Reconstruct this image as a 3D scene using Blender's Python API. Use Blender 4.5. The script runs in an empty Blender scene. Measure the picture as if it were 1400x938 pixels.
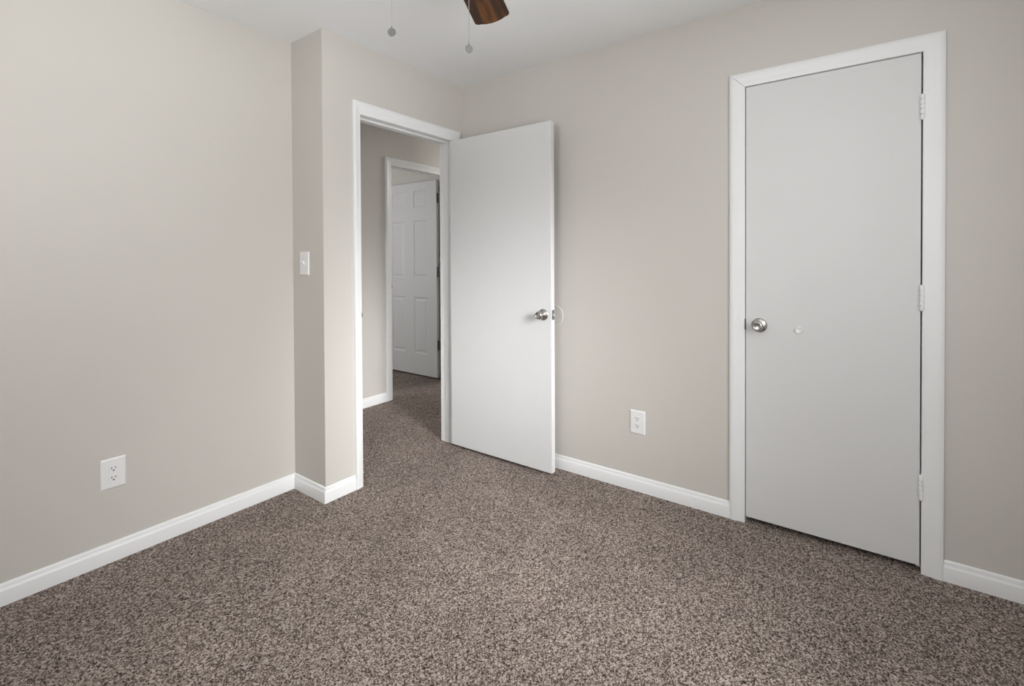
import bpy, bmesh, math, random
from mathutils import Vector, Matrix
random.seed(7)
S = bpy.context.scene
COL = S.collection

# ------------------------------------------------------------------ camera
F_PX, PY = 656.443, 362.983
YAW, PITCH, ROLL = 0.938061, 0.0111247, -0.0048470
CAM = Vector((-2.47914, -2.23981, 1.24801))
fw = Vector((math.sin(YAW) * math.cos(PITCH), math.cos(YAW) * math.cos(PITCH), -math.sin(PITCH)))
rt = Vector((math.cos(YAW), -math.sin(YAW), 0.0))
up = rt.cross(fw)
rt2 = rt * math.cos(ROLL) + up * math.sin(ROLL)
up2 = -rt * math.sin(ROLL) + up * math.cos(ROLL)
cd = bpy.data.cameras.new('camera')
cam = bpy.data.objects.new('camera', cd)
COL.objects.link(cam)
cam.matrix_world = Matrix(((rt2.x, up2.x, -fw.x, CAM.x), (rt2.y, up2.y, -fw.y, CAM.y),
                           (rt2.z, up2.z, -fw.z, CAM.z), (0, 0, 0, 1)))
cd.sensor_width = 36.0
cd.lens = F_PX * 36.0 / 1400.0
cd.shift_y = -(469.0 - PY) / 1400.0
cd.clip_start = 0.02
S.camera = cam

# ------------------------------------------------------------------ colour management, world, light
S.view_settings.view_transform = 'Standard'
S.view_settings.look = 'None'
S.view_settings.gamma = 1.0
S.view_settings.use_curve_mapping = False
S.view_settings.exposure = 0.04
SKY, GROUND = 0.6, 0.6
WINDOW_POWER, LOW_BEAM_POWER, BEAM_POWER, UPFILL_POWER = 16.8, 6.8, 3.7, 15.0
SIDE_POWER, HALL_POWER = 16.5, 25.0
FAR_POWER = 20.0

W = bpy.data.worlds.new('sky')
S.world = W
W.use_nodes = True
nt = W.node_tree
bg = nt.nodes['Background']
tc = nt.nodes.new('ShaderNodeTexCoord')
sx = nt.nodes.new('ShaderNodeSeparateXYZ')
rp = nt.nodes.new('ShaderNodeValToRGB')
mr = nt.nodes.new('ShaderNodeMapRange')
nt.links.new(tc.outputs['Generated'], sx.inputs[0])
nt.links.new(sx.outputs['Z'], mr.inputs['Value'])
mr.inputs['From Min'].default_value = -1.0
mr.inputs['From Max'].default_value = 1.0
nt.links.new(mr.outputs[0], rp.inputs[0])
g = GROUND / SKY
el = rp.color_ramp.elements
el[0].position, el[0].color = 0.0, (g, g * 0.99, g * 0.97, 1)
el[1].position, el[1].color = 1.0, (0.45, 0.47, 0.5, 1)
for pos, c in ((0.46, (g, g * 0.99, g * 0.97, 1)), (0.52, (1.0, 1.0, 1.0, 1)), (0.64, (0.95, 0.97, 1.0, 1))):
    e_ = el.new(pos)
    e_.color = c
nt.links.new(rp.outputs[0], bg.inputs['Color'])
bg.inputs['Strength'].default_value = SKY


def area_light(name, loc, target, sx_, sy_, power, color=(0.985, 0.997, 1.0)):
    d = bpy.data.lights.new(name, 'AREA')
    d.shape = 'RECTANGLE'
    d.size, d.size_y = sx_, sy_
    d.energy = power
    d.color = color
    o = bpy.data.objects.new(name, d)
    COL.objects.link(o)
    o.location = loc
    o.rotation_euler = (Vector(target) - Vector(loc)).to_track_quat('-Z', 'Y').to_euler()
    return o


# room constants (metres): corner of the door wall and the closet wall is the origin
H = 2.44
XB, DB = -1.062, 0.291          # the bump beside the bedroom door: x of its return, depth of left wall
XW, YW = -3.26, -2.95           # walls behind the camera
TH = 0.115
HY = 1.179                      # far wall of the hall
WX0, WX1, WZ0, WZ1 = -2.45, -0.85, 0.80, 2.08   # window behind the camera
VY0, VY1, VZ0, VZ1 = -1.82, -0.98, 0.88, 2.12    # added unseen window in the side wall, a carrier for fill light
# back window skylight, then added fills: upward, two aimed beams, side, far room
area_light('window_skylight', (-1.60, YW + 0.02, 1.45), (-1.60, 0, 1.45), 0.8, 1.2, WINDOW_POWER)
o = area_light('upward_fill', (-2.0, YW + 0.02, 1.45), (-2.0, 0, 4.0), 0.8, 1.2, UPFILL_POWER)  # added lamp tilted upward to brighten the ceiling
o.data.spread = math.radians(100)
o = area_light('low_beam_fill', (-1.30, YW + 0.02, 1.44), (-0.35, 0.6, -0.4), 0.8, 1.2, LOW_BEAM_POWER)  # added beam aimed low, towards the doorway floor
o.data.spread = math.radians(60)
o = area_light('doorway_beam_fill', (-1.30, YW + 0.02, 1.44), (0.10, 0.9, 0.35), 0.7, 1.1, BEAM_POWER)  # added narrow beam that brightens the hall through the doorway
o.data.spread = math.radians(30)
area_light('side_fill', (XW + 0.02, -1.4, 1.5), (0, -1.4, 1.5), 0.8, 1.2, SIDE_POWER)  # added fill from the left, just inside the made-up side window
area_light('far_room_fill', (-1.1, 2.6, 1.5), (1.2, 2.4, 1.3), 1.0, 1.2, FAR_POWER)  # added unseen light on the six-panel door; that wall has no window
hl = bpy.data.lights.new('hall_lamp_light', 'POINT')
hl.energy = HALL_POWER
hl.shadow_soft_size = 0.1
ho = bpy.data.objects.new('hall_lamp_light', hl)
COL.objects.link(ho)
ho.location = (2.2, 0.65, 2.25)


# ------------------------------------------------------------------ materials
def mat(name, color, rough=0.5, metal=0.0, spec=0.5, bump=None, mottle=None):
    m = bpy.data.materials.new(name)
    m.use_nodes = True
    n = m.node_tree
    b = n.nodes['Principled BSDF']
    b.inputs['Base Color'].default_value = (*color, 1)
    b.inputs['Roughness'].default_value = rough
    b.inputs['Metallic'].default_value = metal
    b.inputs['Specular IOR Level'].default_value = spec
    t = n.nodes.new('ShaderNodeTexCoord')
    if mottle:
        sc, amt = mottle
        nz = n.nodes.new('ShaderNodeTexNoise')
        nz.inputs['Scale'].default_value = sc
        nz.inputs['Detail'].default_value = 4
        mx = n.nodes.new('ShaderNodeMix')
        mx.data_type = 'RGBA'
        mx.inputs[6].default_value = (*[c * (1 - amt) for c in color], 1)
        mx.inputs[7].default_value = (*[min(1, c * (1 + amt)) for c in color], 1)
        n.links.new(t.outputs['Object'], nz.inputs['Vector'])
        n.links.new(nz.outputs['Fac'], mx.inputs[0])
        n.links.new(mx.outputs[2], b.inputs['Base Color'])
    if bump:
        sc, st, dist = bump
        nz = n.nodes.new('ShaderNodeTexNoise')
        nz.inputs['Scale'].default_value = sc
        nz.inputs['Detail'].default_value = 3
        bp = n.nodes.new('ShaderNodeBump')
        bp.inputs['Strength'].default_value = st
        bp.inputs['Distance'].default_value = dist
        n.links.new(t.outputs['Object'], nz.inputs['Vector'])
        n.links.new(nz.outputs['Fac'], bp.inputs['Height'])
        n.links.new(bp.outputs[0], b.inputs['Normal'])
    return m


M_WALL = mat('beige_wall_paint', (0.612, 0.584, 0.545), 0.55, spec=0.3, bump=(60, 0.10, 0.002), mottle=(1.7, 0.012))
M_CEIL = mat('white_ceiling_paint', (0.88, 0.89, 0.90), 0.8, spec=0.2, bump=(90, 0.1, 0.002))
M_TRIM = mat('white_gloss_trim_paint', (0.84, 0.845, 0.85), 0.35, spec=0.45, bump=(25, 0.08, 0.002))
M_DOOR = mat('white_door_paint', (0.70, 0.70, 0.70), 0.42, spec=0.4, bump=(14, 0.08, 0.003))
M_PLASTIC = mat('white_plastic', (0.85, 0.85, 0.85), 0.3)
M_NICKEL = mat('satin_nickel', (0.50, 0.49, 0.475), 0.27, metal=1.0)
M_STEEL = mat('dull_steel', (0.20, 0.195, 0.19), 0.45, metal=0.9)
M_CHAIN = mat('grey_cast_metal', (0.15, 0.15, 0.148), 0.5, metal=0.5)
M_RIM = mat('pale_painted_rim', (0.74, 0.72, 0.69), 0.5)
M_HINGE = mat('dark_hinge_finish', (0.085, 0.083, 0.08), 0.5, spec=0.4)
M_DARK = mat('dark_slot', (0.02, 0.02, 0.02), 0.6)
M_BRONZE = mat('brushed_motor_metal', (0.45, 0.43, 0.41), 0.3, metal=1.0)


def wood_mat():
    m = bpy.data.materials.new('walnut_blade_wood')
    m.use_nodes = True
    n = m.node_tree
    b = n.nodes['Principled BSDF']
    t = n.nodes.new('ShaderNodeTexCoord')
    mp = n.nodes.new('ShaderNodeMapping')
    mp.inputs['Scale'].default_value = (2, 26, 20)
    nz = n.nodes.new('ShaderNodeTexNoise')
    nz.inputs['Scale'].default_value = 1.0
    nz.inputs['Detail'].default_value = 5
    nz.inputs['Distortion'].default_value = 0.6
    cr = n.nodes.new('ShaderNodeValToRGB')
    cr.color_ramp.elements[0].position = 0.4
    cr.color_ramp.elements[0].color = (0.035, 0.011, 0.002, 1)
    cr.color_ramp.elements[1].position = 0.75
    cr.color_ramp.elements[1].color = (0.27, 0.095, 0.012, 1)
    n.links.new(t.outputs['Object'], mp.inputs[0])
    n.links.new(mp.outputs[0], nz.inputs['Vector'])
    n.links.new(nz.outputs['Fac'], cr.inputs[0])
    n.links.new(cr.outputs[0], b.inputs['Base Color'])
    b.inputs['Roughness'].default_value = 0.38
    b.inputs['Specular IOR Level'].default_value = 0.2
    return m


def carpet_mat():
    m = bpy.data.materials.new('brown_fleck_carpet')
    m.use_nodes = True
    n = m.node_tree
    b = n.nodes['Principled BSDF']
    t = n.nodes.new('ShaderNodeTexCoord')
    # warp so the tufts look twisted
    wn = n.nodes.new('ShaderNodeTexNoise')
    wn.inputs['Scale'].default_value = 90
    wn.inputs['Detail'].default_value = 2
    va = n.nodes.new('ShaderNodeVectorMath')
    va.operation = 'MULTIPLY_ADD'
    va.inputs[1].default_value = (0.012, 0.012, 0.0)
    n.links.new(t.outputs['Object'], wn.inputs['Vector'])
    n.links.new(wn.outputs['Color'], va.inputs[0])
    n.links.new(t.outputs['Object'], va.inputs[2])
    vo = n.nodes.new('ShaderNodeTexVoronoi')
    vo.inputs['Scale'].default_value = 250
    n.links.new(va.outputs[0], vo.inputs['Vector'])
    nz = n.nodes.new('ShaderNodeTexNoise')
    nz.inputs['Scale'].default_value = 320
    nz.inputs['Detail'].default_value = 3
    n.links.new(t.outputs['Object'], nz.inputs['Vector'])
    sp = n.nodes.new('ShaderNodeSeparateColor')
    n.links.new(vo.outputs['Color'], sp.inputs[0])
    ad = n.nodes.new('ShaderNodeMath')
    ad.operation = 'MULTIPLY_ADD'
    ad.inputs[1].default_value = 0.45
    n.links.new(sp.outputs[0], ad.inputs[0])
    sc = n.nodes.new('ShaderNodeMath')
    sc.operation = 'MULTIPLY'
    sc.inputs[1].default_value = 0.6
    n.links.new(nz.outputs['Fac'], sc.inputs[0])
    n.links.new(sc.outputs[0], ad.inputs[2])
    cr = n.nodes.new('ShaderNodeValToRGB')
    e = cr.color_ramp.elements
    e[0].position = 0.28
    e[0].color = (0.020, 0.014, 0.010, 1)
    e[1].position = 0.78
    e[1].color = (0.66, 0.555, 0.495, 1)
    k = e.new(0.5)
    k.color = (0.192, 0.152, 0.131, 1)
    n.links.new(ad.outputs[0], cr.inputs[0])
    # broad worn / vacuumed patches
    bz = n.nodes.new('ShaderNodeTexNoise')
    bz.inputs['Scale'].default_value = 2.6
    bz.inputs['Detail'].default_value = 5
    n.links.new(t.outputs['Object'], bz.inputs['Vector'])
    br = n.nodes.new('ShaderNodeMapRange')
    br.inputs['From Min'].default_value = 0.3
    br.inputs['From Max'].default_value = 0.7
    br.inputs['To Min'].default_value = 0.88
    br.inputs['To Max'].default_value = 1.12
    n.links.new(bz.outputs['Fac'], br.inputs['Value'])
    hs = n.nodes.new('ShaderNodeVectorMath')
    hs.operation = 'SCALE'
    n.links.new(cr.outputs[0], hs.inputs[0])
    n.links.new(br.outputs[0], hs.inputs['Scale'])
    n.links.new(hs.outputs[0], b.inputs['Base Color'])
    b.inputs['Roughness'].default_value = 0.95
    b.inputs['Specular IOR Level'].default_value = 0.1
    bp = n.nodes.new('ShaderNodeBump')
    bp.inputs['Strength'].default_value = 0.9
    bp.inputs['Distance'].default_value = 0.006
    n.links.new(ad.outputs[0], bp.inputs['Height'])
    n.links.new(bp.outputs[0], b.inputs['Normal'])
    return m


M_WOOD = wood_mat()
M_CARPET = carpet_mat()


# ------------------------------------------------------------------ mesh helpers
def box(bm, x0, x1, y0, y1, z0, z1):
    vs = [bm.verts.new((x, y, z)) for x in (x0, x1) for y in (y0, y1) for z in (z0, z1)]
    for f in ((0, 1, 3, 2), (4, 6, 7, 5), (0, 4, 5, 1), (2, 3, 7, 6), (0, 2, 6, 4), (1, 5, 7, 3)):
        bm.faces.new([vs[i] for i in f])
    return vs


def xf(bm, verts, mtx):
    bmesh.ops.transform(bm, matrix=mtx, verts=verts)


def lathe(bm, prof, seg=32, mtx=None):
    """revolve (r, h) pairs about local Z"""
    rings, new = [], []
    for r, h in prof:
        if r < 1e-6:
            v = bm.verts.new((0, 0, h))
            rings.append([v])
            new.append(v)
        else:
            ring = [bm.verts.new((r * math.cos(2 * math.pi * k / seg), r * math.sin(2 * math.pi * k / seg), h))
                    for k in range(seg)]
            rings.append(ring)
            new += ring
    for a, b in zip(rings, rings[1:]):
        for k in range(seg):
            k2 = (k + 1) % seg
            if len(a) == 1 and len(b) == 1:
                continue
            if len(a) == 1:
                bm.faces.new((a[0], b[k2], b[k]))
            elif len(b) == 1:
                bm.faces.new((a[k], a[k2], b[0]))
            else:
                bm.faces.new((a[k], a[k2], b[k2], b[k]))
    if mtx is not None:
        xf(bm, new, mtx)
    return new


def sweep(bm, prof, path, closed=False):
    """prof: list of sections, one per path point, each a list of 3D points; joined with quads and capped"""
    rings = [[bm.verts.new(p) for p in ring] for ring in path]
    n = len(rings[0])
    for a, b in zip(rings, rings[1:]):
        for k in range(n):
            bm.faces.new((a[k], a[(k + 1) % n], b[(k + 1) % n], b[k]))
    bm.faces.new(list(reversed(rings[0])))
    bm.faces.new(rings[-1])


def finish(name, bm, m, parent=None, bevel=0.0, smooth=False, loc=None, seg=2):
    bmesh.ops.recalc_face_normals(bm, faces=bm.faces)
    me = bpy.data.meshes.new(name)
    bm.to_mesh(me)
    bm.free()
    me.materials.append(m)
    o = bpy.data.objects.new(name, me)
    COL.objects.link(o)
    if loc is not None:
        o.location = loc
    if parent is not None:
        o.parent = parent
    if bevel:
        md = o.modifiers.new('bevel', 'BEVEL')
        md.width = bevel
        md.segments = seg
        md.limit_method = 'ANGLE'
        md.angle_limit = math.radians(40)
    if smooth:
        for p in me.polygons:
            p.use_smooth = True
        me.set_sharp_from_angle(angle=math.radians(38))
    return o


def tag(o, label, cat, kind=None, group=None):
    o['label'] = label
    o['category'] = cat
    if kind:
        o['kind'] = kind
    if group:
        o['group'] = group
    return o


def empty(name, loc, rz=0.0):
    o = bpy.data.objects.new(name, None)
    o.empty_display_size = 0.1
    COL.objects.link(o)
    o.location = loc
    o.rotation_euler = (0, 0, rz)
    return o


def shell(name, boxes, m, label, cat):
    bm = bmesh.new()
    for b in boxes:
        box(bm, *b)
    return tag(finish(name, bm, m), label, cat, 'structure')


# ------------------------------------------------------------------ the shell
FX1, FY1 = 3.0, 4.6             # how far the hall and the far room reach
shell('floor', [(XW - TH, FX1 + TH, YW - TH, FY1 + TH, -0.10, 0.0)], M_CARPET,
      'brown flecked wall-to-wall carpet covering the bedroom and hall floor', 'floor')
shell('ceiling', [(XW - TH, FX1 + TH, YW - TH, FY1 + TH, H, H + 0.10)], M_CEIL,
      'smooth white ceiling over the bedroom', 'ceiling')
# closet wall (x = 0) with the closet opening
CY0, CY1, CZ = -2.4245, -1.7875, 2.056      # clear closet opening
JT = 0.018
shell('wall_right', [(0, TH, CY1 + JT, 0.0, 0, H), (0, TH, YW, CY0 - JT, 0, H),
                     (0, TH, CY0 - JT, CY1 + JT, CZ + JT, H)], M_WALL,
      'beige wall holding the closed closet door', 'wall')
# door wall (y = 0) with the bedroom doorway
DX0, DX1, DZ = -0.838, -0.095, 2.052
shell('wall_far', [(XB, DX0 - JT, 0, TH, 0, H), (DX1 + JT, FX1, 0, TH, 0, H),
                   (DX0 - JT, DX1 + JT, 0, TH, DZ + JT, H)], M_WALL,
      'beige wall around the open bedroom doorway', 'wall')
shell('wall_return', [(XB, XB + TH, TH, HY, 0, H)], M_WALL,
      'short shaded beige wall turning back beside the doorway, with the light switch', 'wall')
shell('wall_left', [(XW, XB, DB, DB + TH, 0, H)], M_WALL,
      'long plain beige wall on the left with a single outlet', 'wall')
shell('wall_back', [(XW - TH, WX0, YW - TH, YW, 0, H), (WX1, TH, YW - TH, YW, 0, H),
                    (WX0, WX1, YW - TH, YW, 0, WZ0), (WX0, WX1, YW - TH, YW, WZ1, H)], M_WALL,
      'beige wall with the window behind the viewpoint', 'wall')
shell('wall_side', [(XW - TH, XW, YW, VY0, 0, H), (XW - TH, XW, VY1, DB + TH, 0, H),
                    (XW - TH, XW, VY0, VY1, 0, VZ0), (XW - TH, XW, VY0, VY1, VZ1, H)], M_WALL, 'beige side wall behind the viewpoint', 'wall')
# closet interior
shell('wall_closet', [(TH, 0.75, -2.75, -2.70, 0, H), (TH, 0.75, -1.45, -1.40, 0, H), (0.75, 0.80, -2.75, -1.40, 0, H)],
      M_WALL, 'beige walls inside the closet behind the closed door', 'wall')
# hall
HX0, HX1, HZ = 0.350, 1.137, 2.100          # clear opening of the hall door
shell('wall_hall', [(XB + TH, HX0 - JT, HY, HY + TH, 0, H), (HX1 + JT, FX1, HY, HY + TH, 0, H),
                    (HX0 - JT, HX1 + JT, HY, HY + TH, HZ + JT, H)], M_WALL,
      'beige hall wall seen through the bedroom doorway', 'wall')
shell('wall_hall_end', [(FX1, FX1 + TH, 0, HY + TH, 0, H)], M_WALL, 'beige wall closing the end of the hall', 'wall')
shell('wall_room_beyond', [(1.165, 1.165 + TH, HY + TH, FY1, 0, H), (-1.2, 1.165 + TH, FY1, FY1 + TH, 0, H),
                           (-1.2 - TH, -1.2, HY + TH, FY1, 0, H)], M_WALL,
      'beige walls of the room beyond the hall', 'wall')


# ------------------------------------------------------------------ baseboards
BB = [(0.0, 0.0), (0.0135, 0.0), (0.0135, 0.0545), (0.0125, 0.057), (0.0095, 0.0605), (0.0078, 0.0655),
      (0.0074, 0.073), (0.0055, 0.0775), (0.003, 0.0795), (0.0, 0.080)]


def baseboard(name, pts, label):
    """pts: plan points; the room lies to the RIGHT of the walking direction"""
    bm = bmesh.new()
    P = [Vector((x, y)) for x, y in pts]
    rings = []
    for i, p in enumerate(P):
        d0 = (P[i] - P[i - 1]).normalized() if i > 0 else None
        d1 = (P[i + 1] - P[i]).normalized() if i < len(P) - 1 else None
        n0 = Vector((d0.y, -d0.x)) if d0 else None
        n1 = Vector((d1.y, -d1.x)) if d1 else None
        if n0 is None:
            mv = n1
        elif n1 is None:
            mv = n0
        else:
            mv = (n0 + n1) / (1 + n0.dot(n1))
        rings.append([(p.x + mv.x * o, p.y + mv.y * o, z) for o, z in BB])
    sweep(bm, None, rings)
    o = finish(name, bm, M_TRIM, smooth=True)
    return tag(o, label, 'baseboard', 'structure')


CW = 0.066   # casing width
baseboard('baseboard_left', [(XW, DB), (XB, DB), (XB, 0.0), (DX0 - 0.047, 0.0)],
          'white baseboard along the left wall and around the wall return')
baseboard('baseboard_right', [(0.0, -0.001), (0.0, CY1 + CW)],
          'white baseboard on the closet wall between the open door and the closet')
baseboard('baseboard_front', [(0.0, CY0 - CW), (0.0, YW)],
          'white baseboard right of the closet door')
baseboard('baseboard_hall', [(XB + TH, HY), (HX0 - 0.068, HY)],
          'white baseboard on the hall wall seen through the doorway')


# ------------------------------------------------------------------ casings and jambs
def casing_prof(w, t=0.016):
    """(distance from the opening, projection from the wall)"""
    return [(0.0, 0.0), (0.0, t * 0.55), (0.003, t * 0.68), (0.30 * w, t * 0.78), (0.52 * w, t * 0.80),
            (0.62 * w, t * 0.97), (0.72 * w, t), (0.93 * w, t), (w, t * 0.82), (w, 0.0)]


def casing(bm, a0, a1, ztop, wl, wr, wt, place, t=0.016, gap_left=0.0, left=True, right=True):
    """a0/a1: opening along the wall; place(a, z, out) -> 3D.  Mitred left, head and right pieces."""
    if left:
        p = casing_prof(wl, t)
        pt = casing_prof(wt, t)
        sweep(bm, None, [[place(a0 - u, 0.0, o) for u, o in p],
                         [place(a0 - u, ztop + v - gap_left, o) for (u, o), (v, _) in zip(p, pt)]])
    pt = casing_prof(wt, t)
    pl, pr = casing_prof(wl, t), casing_prof(wr, t)
    sweep(bm, None, [[place(a0 - u, ztop + v, o) for (u, _), (v, o) in zip(pl, pt)],
                     [place(a1 + u, ztop + v, o) for (u, _), (v, o) in zip(pr, pt)]])
    if right:
        sweep(bm, None, [[place(a1 + u, 0.0, o) for u, o in pr],
                         [place(a1 + u, ztop + v, o) for (u, o), (v, _) in zip(pr, pt)]])


# closet (trim_1): along the wall a = -y, out = -x
bm = bmesh.new()
casing(bm, -CY1, -CY0, CZ, CW, CW, 0.063, lambda a, z, o: (-o, -a, z), gap_left=0.0016)
box(bm, 0.0, TH, CY1, CY1 + JT, 0, CZ + JT)
box(bm, 0.0, TH, CY0 - JT, CY0, 0, CZ + JT)
box(bm, 0.0, TH, CY0, CY1, CZ, CZ + JT)
box(bm, 0.047, 0.080, CY1 - 0.011, CY1, 0, CZ)
box(bm, 0.047, 0.080, CY0, CY0 + 0.011, 0, CZ)
box(bm, 0.047, 0.080, CY0, CY1, CZ - 0.011, CZ)
t1 = tag(finish('trim_1', bm, M_TRIM, smooth=True), 'white door casing framing the closet door', 'door frame', 'structure')

# bedroom doorway (trim_2): a = x, out = -y
bm = bmesh.new()
casing(bm, DX0, DX1, DZ, 0.045, 0.066, 0.070, lambda a, z, o: (a, -o, z))
casing(bm, -DX1, -DX0, DZ, 0.066, 0.066, 0.066, lambda a, z, o: (-a, TH + o, z))
box(bm, DX0 - JT, DX0, 0.0, TH, 0, DZ + JT)
box(bm, DX1, DX1 + JT, 0.0, TH, 0, DZ + JT)
box(bm, DX0, DX1, 0.0, TH, DZ, DZ + JT)
t2 = tag(finish('trim_2', bm, M_TRIM, smooth=True), 'white casing and jamb of the open bedroom doorway', 'door frame', 'structure')
bm = bmesh.new()
box(bm, DX0, DX0 + 0.006, 0.042, 0.078, 0, DZ)
box(bm, DX1 - 0.005, DX1, 0.042, 0.078, 0, DZ)
box(bm, DX0, DX1, 0.042, 0.078, DZ - 0.011, DZ)
finish('door_stop', bm, M_TRIM, t2, bevel=0.002)
bm = bmesh.new()
box(bm, DX0, DX0 + 0.0016, 0.0, 0.030, 0.92, 0.977)
box(bm, DX0 - 0.001, DX0 + 0.0016, -0.014, 0.0, 0.938, 0.962)
finish('strike_plate', bm, M_STEEL, t2, bevel=0.0004)
bm = bmesh.new()
box(bm, -0.0115, -0.0085, CY1 - 0.0018, CY1 + 0.0012, 0.918, 0.964)
box(bm, -0.009, 0.03, CY1 - 0.0012, CY1, 0.914, 0.968)
finish('strike_plate', bm, M_STEEL, t1, bevel=0.0004)

# hall door frame (trim_3)
bm = bmesh.new()
casing(bm, HX0, HX1, HZ, 0.068, 0.068, 0.068, lambda a, z, o: (a, HY - o, z))
box(bm, HX0 - JT, HX0, HY, HY + TH, 0, HZ + JT)
box(bm, HX1, HX1 + JT, HY, HY + TH, 0, HZ + JT)
box(bm, HX0, HX1, HY, HY + TH, HZ, HZ + JT)
box(bm, HX0, HX0 + 0.011, HY + 0.03, HY + 0.07, 0, HZ)
box(bm, HX1 - 0.011, HX1, HY + 0.03, HY + 0.07, 0, HZ)
box(bm, HX0, HX1, HY + 0.03, HY + 0.07, HZ - 0.011, HZ)
tag(finish('trim_3', bm, M_TRIM, smooth=True), 'white casing of the hall door seen through the bedroom doorway', 'door frame', 'structure')

# window behind the viewpoint, and the added one beside it
def window(name, loc, rz, hw, hh, label):
    """local: opening from -hw to hw and 0 to hh, the room on the +y side"""
    w = tag(empty(name, loc, rz), label, 'window', 'structure')
    bm = bmesh.new()
    box(bm, -hw, hw, -0.10, -0.05, 0, 0.05)
    box(bm, -hw, hw, -0.10, -0.05, hh - 0.05, hh)
    box(bm, -hw, -hw + 0.05, -0.10, -0.05, 0.05, hh - 0.05)
    box(bm, hw - 0.05, hw, -0.10, -0.05, 0.05, hh - 0.05)
    box(bm, -hw + 0.05, hw - 0.05, -0.095, -0.055, hh * 0.5 - 0.02, hh * 0.5 + 0.02)
    finish('window_frame', bm, M_TRIM, w, bevel=0.003)
    bm = bmesh.new()
    box(bm, -hw - 0.06, hw + 0.06, 0.0005, 0.045, -0.025, -0.001)
    finish('window_sill', bm, M_TRIM, w, bevel=0.003)


window('window_1', ((WX0 + WX1) / 2, YW, WZ0), 0.0, (WX1 - WX0) / 2, WZ1 - WZ0, 'white framed window in the wall behind the viewpoint')
window('added_window', (XW, (VY0 + VY1) / 2, VZ0), -math.pi / 2, (VY1 - VY0) / 2, VZ1 - VZ0, 'added unseen white framed window in the side wall, carrying fill light')


# ------------------------------------------------------------------ doors
def axis_x_neg(x, y, z):
    """local +Z of a lathe -> world -X, at the given place"""
    return Matrix.Translation((x, y, z)) @ Matrix.Rotation(-math.pi / 2, 4, 'Y')


def axis_x_pos(x, y, z):
    return Matrix.Translation((x, y, z)) @ Matrix.Rotation(math.pi / 2, 4, 'Y')


KNOB = [(0.0115, 0.008), (0.0110, 0.024), (0.0125, 0.029), (0.0185, 0.034), (0.0225, 0.039), (0.0240, 0.045),
        (0.0238, 0.050), (0.0222, 0.055), (0.0195, 0.0582), (0.0165, 0.0592), (0.0155, 0.0580), (0.0125, 0.0566),
        (0.0, 0.0562)]
ROSE = [(0.0, 0.0), (0.0330, 0.0), (0.0335, 0.0020), (0.0325, 0.0042), (0.0290, 0.0068), (0.0220, 0.0100),
        (0.0160, 0.0135), (0.0120, 0.0150), (0.0, 0.0150)]


def knob(parent, mk, x, y, z, m=M_NICKEL):
    bm = bmesh.new()
    lathe(bm, KNOB, 40, mk(x, y, z))
    k = finish('knob', bm, m, parent, smooth=True)
    bm = bmesh.new()
    lathe(bm, ROSE, 40, mk(x, y, z))
    finish('rosette', bm, m, k, smooth=True)
    return k


def hinge_barrel(bm, x, y, z0, z1, r=0.0065, knuckles=5, finial=True, gap=0.0008):
    L = (z1 - z0)
    prof = []
    if finial:
        prof += [(0.0, -0.004), (r * 0.7, -0.003), (r * 0.9, 0.0)]
    else:
        prof += [(0.0, 0.0)]
    for k in range(knuckles):
        a, b = L * k / knuckles, L * (k + 1) / knuckles
        prof += [(r, a + gap), (r, b - gap), (r * 0.55, b - gap * 0.8), (r * 0.55, b + gap * 0.8)]
    prof = prof[:-2]
    prof += [(r * 0.9, L), (r * 0.7, L + 0.003), (0.0, L + 0.004)]
    lathe(bm, prof, 16, Matrix.Translation((x, y, z0)))


# --- closet door (door_1)
d1 = tag(empty('door_1', (0, CY0, 0)), 'closed flat white closet door with a nickel knob', 'door', 'structure')
oy = CY0
bm = bmesh.new()
box(bm, 0.0, 0.035, 0.0045, CY1 - 0.0025 - oy, 0.027, CZ - 0.0022)
finish('leaf', bm, M_DOOR, d1, bevel=0.0018)
knob(d1, axis_x_neg, 0.0, -1.8475 - oy, 0.9400)
bm = bmesh.new()
lathe(bm, [(0.0, 0.0), (0.0135, 0.0), (0.0155, 0.0040), (0.0155, 0.0085), (0.0140, 0.0108), (0.0118, 0.0112), (0.0100, 0.0104),
           (0.0088, 0.0070), (0.0086, 0.0040), (0.0, 0.0036)], 36, axis_x_neg(0.0, -2.0060 - oy, 0.9305))
b = finish('hole_plug', bm, M_TRIM, d1, smooth=True)
b['label'] = 'small round white plastic plug on the closet door beside its knob'
for z0, z1, kn in ((1.793, 1.887, 5), (1.043, 1.140, 5), (0.295, 0.391, 5)):
    bm = bmesh.new()
    hinge_barrel(bm, -0.0085, 0.0010, z0, z1, 0.0082, kn, gap=0.0014)
    h = finish('hinge', bm, M_TRIM, d1, smooth=True)
    h['label'] = 'white painted closet door hinge barrel'

# --- open bedroom door (door_2), standing square to its wall
d2 = tag(empty('door_2', (DX1, -0.010, 0)), 'flat white bedroom door standing open against the closet wall', 'door', 'structure')
px, py_ = DX1, -0.010
L0, L1 = 0.004, -0.786
bm = bmesh.new()
box(bm, -0.035, 0.0, L1, L0, 0.016, 2.045)
finish('leaf', bm, M_DOOR, d2, bevel=0.0022)
knob(d2, axis_x_neg, -0.035, -0.7310, 0.9310)
knob(d2, axis_x_pos, 0.0, -0.7310, 0.9310)
bm = bmesh.new()
box(bm, -0.0295, -0.0055, L1 - 0.0012, L1 - 0.0001, 0.903, 0.960)
lp = finish('latch_plate', bm, M_STEEL, d2, bevel=0.0004)
bm = bmesh.new()
vs = box(bm, -0.0235, -0.0115, L1 - 0.0125, L1 - 0.0012, 0.924, 0.939)
for v in vs:
    if v.co.y < L1 - 0.005 and v.co.x < -0.018:
        v.co.y += 0.009
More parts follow.
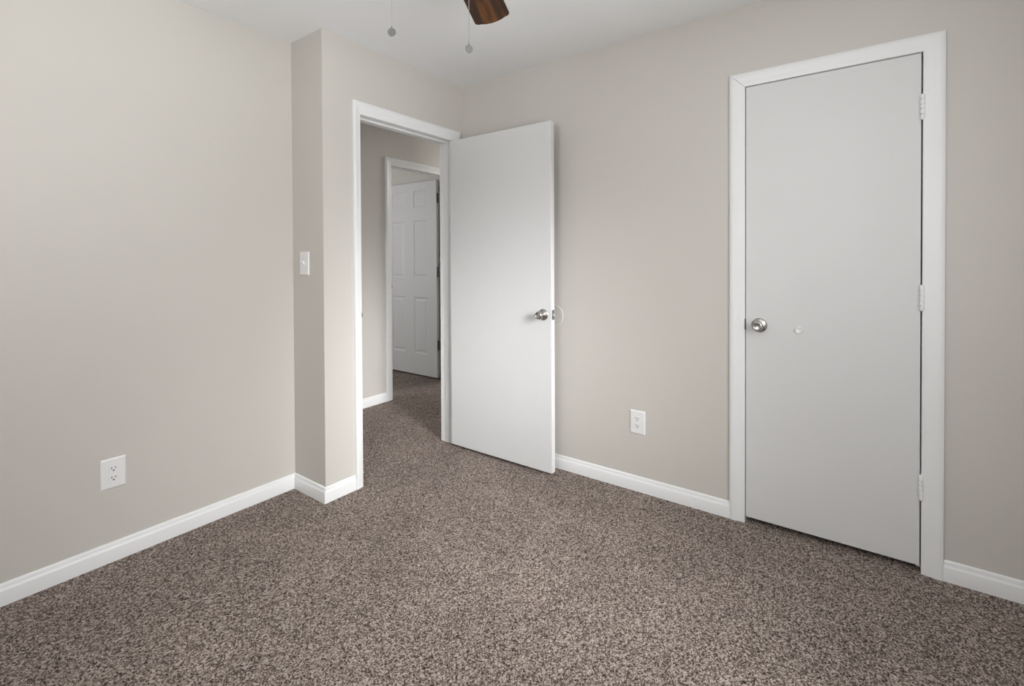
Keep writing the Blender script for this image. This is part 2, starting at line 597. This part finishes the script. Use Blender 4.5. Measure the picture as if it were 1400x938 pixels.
finish('latch_bolt', bm, M_NICKEL, lp, bevel=0.0006)
for z0 in (0.28, 0.98, 1.72):
    bm = bmesh.new()
    hinge_barrel(bm, 0.0072, 0.000, z0, z0 + 0.09, 0.006, 5)
    finish('hinge', bm, M_NICKEL, d2, smooth=True)

# --- six-panel door of the room beyond the hall (door_3)
PX, PYH = 1.101, 1.362
d3 = tag(empty('door_3', (PX, PYH, 0)), 'white six-panel door standing open in the room beyond the hall', 'door', 'structure')
ys = [0.0, 0.136, 0.348, 0.494, 0.700, 0.790]
zs = [0.016, 0.245, 0.853, 1.060, 1.680, 1.822, 2.003, 2.090]


def panel_face(bm, x, sgn):
    """front of the leaf with six raised panels; sgn = direction the face looks along x"""
    for i in range(5):
        for j in range(7):
            y0, y1, z0, z1 = ys[i], ys[i + 1], zs[j], zs[j + 1]
            if i in (1, 3) and j in (1, 3, 5):
                lv = [(0.0, 0.0), (0.010, -0.0075), (0.022, -0.0075), (0.042, -0.0015)]
                prev = None
                for ins, dep in lv:
                    ring = [bm.verts.new((x + sgn * dep, y, z)) for y, z in
                            ((y0 + ins, z0 + ins), (y1 - ins, z0 + ins), (y1 - ins, z1 - ins), (y0 + ins, z1 - ins))]
                    if prev:
                        for k in range(4):
                            bm.faces.new((prev[k], prev[(k + 1) % 4], ring[(k + 1) % 4], ring[k]))
                    prev = ring
                bm.faces.new(prev)
            else:
                bm.faces.new([bm.verts.new((x, y, z)) for y, z in ((y0, z0), (y1, z0), (y1, z1), (y0, z1))])


bm = bmesh.new()
panel_face(bm, 0.0, -1)
panel_face(bm, 0.035, 1)
Y0, Y1, Z0, Z1 = ys[0], ys[-1], zs[0], zs[-1]
for q in (((0, Y0, Z0), (0.035, Y0, Z0), (0.035, Y0, Z1), (0, Y0, Z1)), ((0, Y1, Z0), (0.035, Y1, Z0), (0.035, Y1, Z1), (0, Y1, Z1)),
          ((0, Y0, Z0), (0.035, Y0, Z0), (0.035, Y1, Z0), (0, Y1, Z0)), ((0, Y0, Z1), (0.035, Y0, Z1), (0.035, Y1, Z1), (0, Y1, Z1))):
    bm.faces.new([bm.verts.new(p) for p in q])
bmesh.ops.remove_doubles(bm, verts=bm.verts, dist=1e-5)
finish('leaf', bm, M_DOOR, d3)
knob(d3, axis_x_neg, 0.0, 0.737, 0.955)
for zc in (0.361, 1.127, 1.899):
    bm = bmesh.new()
    hinge_barrel(bm, 0.004, -0.016, zc - 0.048, zc + 0.048, 0.007, 5)
    box(bm, 0.004, 0.007, -0.064, 0.004, zc - 0.048, zc + 0.048)
    box(bm, 0.002, 0.030, -0.0022, -0.0004, zc - 0.045, zc + 0.045)
    h = finish('hinge', bm, M_HINGE, d3)
    h['label'] = 'dark steel hinge of the six-panel door'


# ------------------------------------------------------------------ outlets and switch
def outlet(name, loc, rz, label):
    """local: wall plane at y = 0, face towards -y"""
    o = tag(empty(name, loc, rz), label, 'outlet', group='duplex outlets')
    bm = bmesh.new()
    hw_, hh_ = 0.0425, 0.0635
    a = [bm.verts.new((sx_ * hw_, 0.0, sz_ * hh_)) for sx_, sz_ in ((-1, -1), (1, -1), (1, 1), (-1, 1))]
    b_ = [bm.verts.new((sx_ * hw_, -0.0025, sz_ * hh_)) for sx_, sz_ in ((-1, -1), (1, -1), (1, 1), (-1, 1))]
    c = [bm.verts.new((sx_ * (hw_ - 0.006), -0.0060, sz_ * (hh_ - 0.006))) for sx_, sz_ in ((-1, -1), (1, -1), (1, 1), (-1, 1))]
    for r0, r1 in ((a, b_), (b_, c)):
        for k in range(4):
            bm.faces.new((r0[k], r0[(k + 1) % 4], r1[(k + 1) % 4], r1[k]))
    bm.faces.new(c)
    bm.faces.new(list(reversed(a)))
    finish('cover_plate', bm, M_PLASTIC, o, bevel=0.0008)
    for s in (1, -1):
        zc = s * 0.0195
        bm = bmesh.new()
        ring0, ring1 = [], []
        for k in range(32):
            t = 2 * math.pi * k / 32
            x, z = 0.0172 * math.cos(t), 0.0172 * math.sin(t)
            z = max(-0.0138, min(0.0138, z))
            ring0.append(bm.verts.new((x, -0.0060, zc + z)))
            ring1.append(bm.verts.new((x * 0.97, -0.0076, zc + z * 0.97)))
        for k in range(32):
            bm.faces.new((ring0[k], ring0[(k + 1) % 32], ring1[(k + 1) % 32], ring1[k]))
        bm.faces.new(ring1)
        r = finish('receptacle', bm, M_PLASTIC, o)
        bm = bmesh.new()
        box(bm, -0.0078, -0.0052, -0.00785, -0.0074, zc - 0.0005, zc + 0.0080)
        box(bm, 0.0052, 0.0078, -0.00785, -0.0074, zc + 0.0005, zc + 0.0072)
        lathe(bm, [(0.0, 0.0), (0.0031, 0.0), (0.0031, 0.00045), (0.0, 0.00045)], 14,
              Matrix.Translation((0, -0.0074, zc - 0.0068)) @ Matrix.Rotation(math.pi / 2, 4, 'X'))
        sl = finish('slots', bm, M_DARK, r)
        sl['label'] = 'dark plug slots'
    bm = bmesh.new()
    lathe(bm, [(0.0, 0.0), (0.0034, 0.0), (0.0030, 0.0010), (0.0, 0.0013)], 14,
          Matrix.Translation((0, -0.0060, 0)) @ Matrix.Rotation(math.pi / 2, 4, 'X'))
    finish('screw', bm, M_PLASTIC, o, smooth=True)
    return o


outlet('power_outlet', (-1.8562, DB, 0.3665), 0.0, 'white duplex outlet low on the plain left wall')
outlet('power_outlet', (0.0, -1.2580, 0.3710), -math.pi / 2, 'white duplex outlet on the closet wall between open door and closet')

sw = tag(empty('light_switch', (XB, 0.1735, 1.2360), -math.pi / 2), 'white toggle light switch on the narrow wall return', 'switch')
bm = bmesh.new()
hw_, hh_ = 0.0430, 0.0630
R = [[bm.verts.new((sx_ * (hw_ - i), y, sz_ * (hh_ - i))) for sx_, sz_ in ((-1, -1), (1, -1), (1, 1), (-1, 1))]
     for i, y in ((0, 0.0), (0, -0.0028), (0.005, -0.0062))]
for r0, r1 in zip(R, R[1:]):
    for k in range(4):
        bm.faces.new((r0[k], r0[(k + 1) % 4], r1[(k + 1) % 4], r1[k]))
bm.faces.new(R[-1])
bm.faces.new(list(reversed(R[0])))
finish('cover_plate', bm, M_PLASTIC, sw, bevel=0.0008)
bm = bmesh.new()
vs = box(bm, -0.0052, 0.0052, -0.0195, -0.0060, -0.0085, 0.0085)
for v in vs:
    if v.co.y < -0.015:
        v.co.z = v.co.z * 0.45 + 0.0100
        v.co.x *= 0.8
finish('toggle', bm, M_PLASTIC, sw, bevel=0.001)
for s in (1, -1):
    bm = bmesh.new()
    lathe(bm, [(0.0, 0.0), (0.0032, 0.0), (0.0028, 0.0010), (0.0, 0.0012)], 14,
          Matrix.Translation((0, -0.0062, s * 0.030)) @ Matrix.Rotation(math.pi / 2, 4, 'X'))
    finish('screw', bm, M_PLASTIC, sw, smooth=True)

# round wall protector behind the open door's knob
wp = tag(empty('wall_protector', (0.0, -0.733, 0.915)), 'round wall protector behind the open bedroom door with a pale curved rim', 'door bumper')
bm = bmesh.new()
lathe(bm, [(0.0, 0.0), (0.0620, 0.0), (0.0620, 0.0022), (0.0, 0.0016)], 64, axis_x_neg(0, 0, 0))
finish('disc', bm, M_WALL, wp, smooth=True)
bm = bmesh.new()
lathe(bm, [(0.0615, 0.0), (0.0655, 0.0), (0.0650, 0.0030), (0.0635, 0.0042), (0.0620, 0.0034), (0.0615, 0.0)], 64, axis_x_neg(0, 0, 0))
finish('rim', bm, M_RIM, wp, smooth=True)

# ------------------------------------------------------------------ ceiling fan
F2 = Vector((math.sin(YAW), math.cos(YAW), 0))
R2 = Vector((math.cos(YAW), -math.sin(YAW), 0))
BR = 0.66                        # blade tip radius
AX = math.radians(11.0)
ax_dir = F2 * math.cos(AX) + R2 * math.sin(AX)
tip = Vector((CAM.x, CAM.y, 0)) + F2 * 1.928 + R2 * -0.068
hub = tip - ax_dir * BR
BZ = 2.200
fan = tag(empty('ceiling_fan', (hub.x, hub.y, 2.02)), 'ceiling fan with dark walnut blades and two pull chains', 'fan')
fz = 2.02


def fpart(name, prof, m, seg=40, parent=fan):
    bm = bmesh.new()
    lathe(bm, [(r, h - fz) for r, h in prof], seg)
    return finish(name, bm, m, parent, smooth=True)


fpart('canopy', [(0.0, H), (0.068, H), (0.068, H - 0.012), (0.055, H - 0.045), (0.022, H - 0.058), (0.0, H - 0.058)], M_BRONZE)
fpart('downrod', [(0.0, H - 0.050), (0.0125, H - 0.050), (0.0125, 2.29), (0.0, 2.29)], M_BRONZE, 20)
fpart('motor_housing', [(0.0, 2.310), (0.030, 2.310), (0.045, 2.300), (0.105, 2.288), (0.118, 2.270), (0.118, 2.225), (0.108, 2.205),
                        (0.085, 2.190), (0.060, 2.176), (0.0, 2.176)], M_BRONZE, 48)
fpart('switch_housing', [(0.0, 2.178), (0.058, 2.178), (0.060, 2.140), (0.100, 2.128), (0.102, 2.105), (0.090, 2.098), (0.0, 2.098)], M_BRONZE)
M_SHADE = mat('frosted_white_glass', (0.9, 0.9, 0.88), 0.35)
fpart('lamp_shade', [(0.0, 2.100), (0.082, 2.100), (0.084, 2.085), (0.080, 2.060), (0.064, 2.036), (0.040, 2.024), (0.0, 2.020)], M_SHADE)

base_ang = math.atan2(ax_dir.y, ax_dir.x)
blade_me = iron_me = None
for k in range(5):
    ang = base_ang + k * 2 * math.pi / 5
    Rz = Matrix.Rotation(ang, 4, 'Z')
    Tz = Matrix.Translation((0, 0, BZ - fz))
    if blade_me is None:
        # blade outline (local x = radius)
        bm = bmesh.new()
        r0, r1, w0, w1, rc = 0.20, BR, 0.058, 0.0705, 0.020
        out = [(r0, -w0 * 0.8), (r0 + 0.015, -w0)]
        out += [(r1 - 0.016 - rc * 1.0 + rc * math.sin(t), -w1 + rc - rc * math.cos(t)) for t in [i * math.pi / 2 / 6 for i in range(7)]]
        out += [(r1 - 0.016 + 0.016 * (1 - (y / (w1 - rc)) ** 2), y) for y in [(-0.9 + 0.2 * i) * (w1 - rc) for i in range(10)]]
        out += [(r1 - 0.016 - rc + rc * math.cos(t), w1 - rc + rc * math.sin(t)) for t in [i * math.pi / 2 / 6 for i in range(7)]]
        out += [(r0 + 0.015, w0), (r0, w0 * 0.8)]
        lo = [bm.verts.new((x, y, -0.0035)) for x, y in out]
        hi = [bm.verts.new((x, y, 0.0035)) for x, y in out]
        n = len(out)
        for i in range(n):
            bm.faces.new((lo[i], lo[(i + 1) % n], hi[(i + 1) % n], hi[i]))
        bm.faces.new(hi)
        bm.faces.new(list(reversed(lo)))
        ob = finish('blade', bm, M_WOOD, fan, bevel=0.0012)
        bm = bmesh.new()
        vs = box(bm, 0.095, 0.235, -0.020, 0.020, 0.0035, 0.0075)
        for v in vs:
            if v.co.x > 0.2:
                v.co.y *= 1.6
        box(bm, 0.075, 0.125, -0.016, 0.016, 0.0035, 0.020)
        oi = finish('blade_bracket', bm, M_BRONZE, fan, bevel=0.0015)
        blade_me, iron_me = ob, oi
    else:
        ob, oi = blade_me.copy(), iron_me.copy()
        COL.objects.link(ob)
        COL.objects.link(oi)
    # right edge (seen looking outward) is the higher one
    Pm = Matrix.Rotation(math.radians(-12.0), 4, 'X')
    ob.matrix_local = Tz @ Rz @ Pm
    oi.matrix_local = Tz @ Rz @ Pm

for off, zp, rr, yaw in ((-0.122, 1.854, 0.0108, 0.0), (0.083, 1.809, 0.0106, 0.65)):
    c = R2 * off
    bm = bmesh.new()
    zt = 2.116 - fz
    zb = zp + rr + 0.003 - fz
    nb = int((zt - zb) / 0.0036)
    # thin cord with tiny beads
    lathe(bm, [(0.0, zb), (0.0006, zb), (0.0006, zt), (0.0, zt)], 6, Matrix.Translation((c.x, c.y, 0)))
    for i in range(nb):
        bmesh.ops.create_icosphere(bm, subdivisions=1, radius=0.00125,
                                   matrix=Matrix.Translation((c.x, c.y, zb + (i + 0.5) * (zt - zb) / nb)))
    d = c.normalized()
    vs = box(bm, -0.020, 0.012, -0.003, 0.003, -0.003, 0.003)
    xf(bm, vs, Matrix.Translation((c.x - d.x * 0.008, c.y - d.y * 0.008, zt)) @ Matrix.Rotation(math.atan2(d.y, d.x), 4, 'Z'))
    ch = finish('pull_chain', bm, M_NICKEL, fan, smooth=True)
    # medallion: rim, sunk field and a raised cross-shaped mark, facing the viewer's side
    bm = bmesh.new()
    prof = [(0.0, -0.0012), (rr, -0.0012), (rr, 0.0012), (rr * 0.86, 0.0014), (rr * 0.80, 0.0006), (0.0, 0.0006)]
    n0 = lathe(bm, prof, 36)
    for a_ in (0.7, -0.7):
        vs = box(bm, -rr * 0.72, rr * 0.72, -0.0011, 0.0011, 0.0005, 0.0013)
        xf(bm, vs, Matrix.Rotation(a_ + math.pi / 2, 4, 'Z'))
    face = math.atan2(-F2.y, -F2.x) + yaw
    mt = Matrix.Translation((c.x, c.y, zp - fz)) @ Matrix.Rotation(face + math.pi / 2, 4, 'Z') @ Matrix.Rotation(math.pi / 2, 4, 'X')
    xf(bm, list(bm.verts), mt)
    box(bm, c.x - 0.0012, c.x + 0.0012, c.y - 0.0012, c.y + 0.0012, zp + rr - 0.001 - fz, zp + rr + 0.0045 - fz)
    finish('pendant', bm, M_CHAIN, ch)
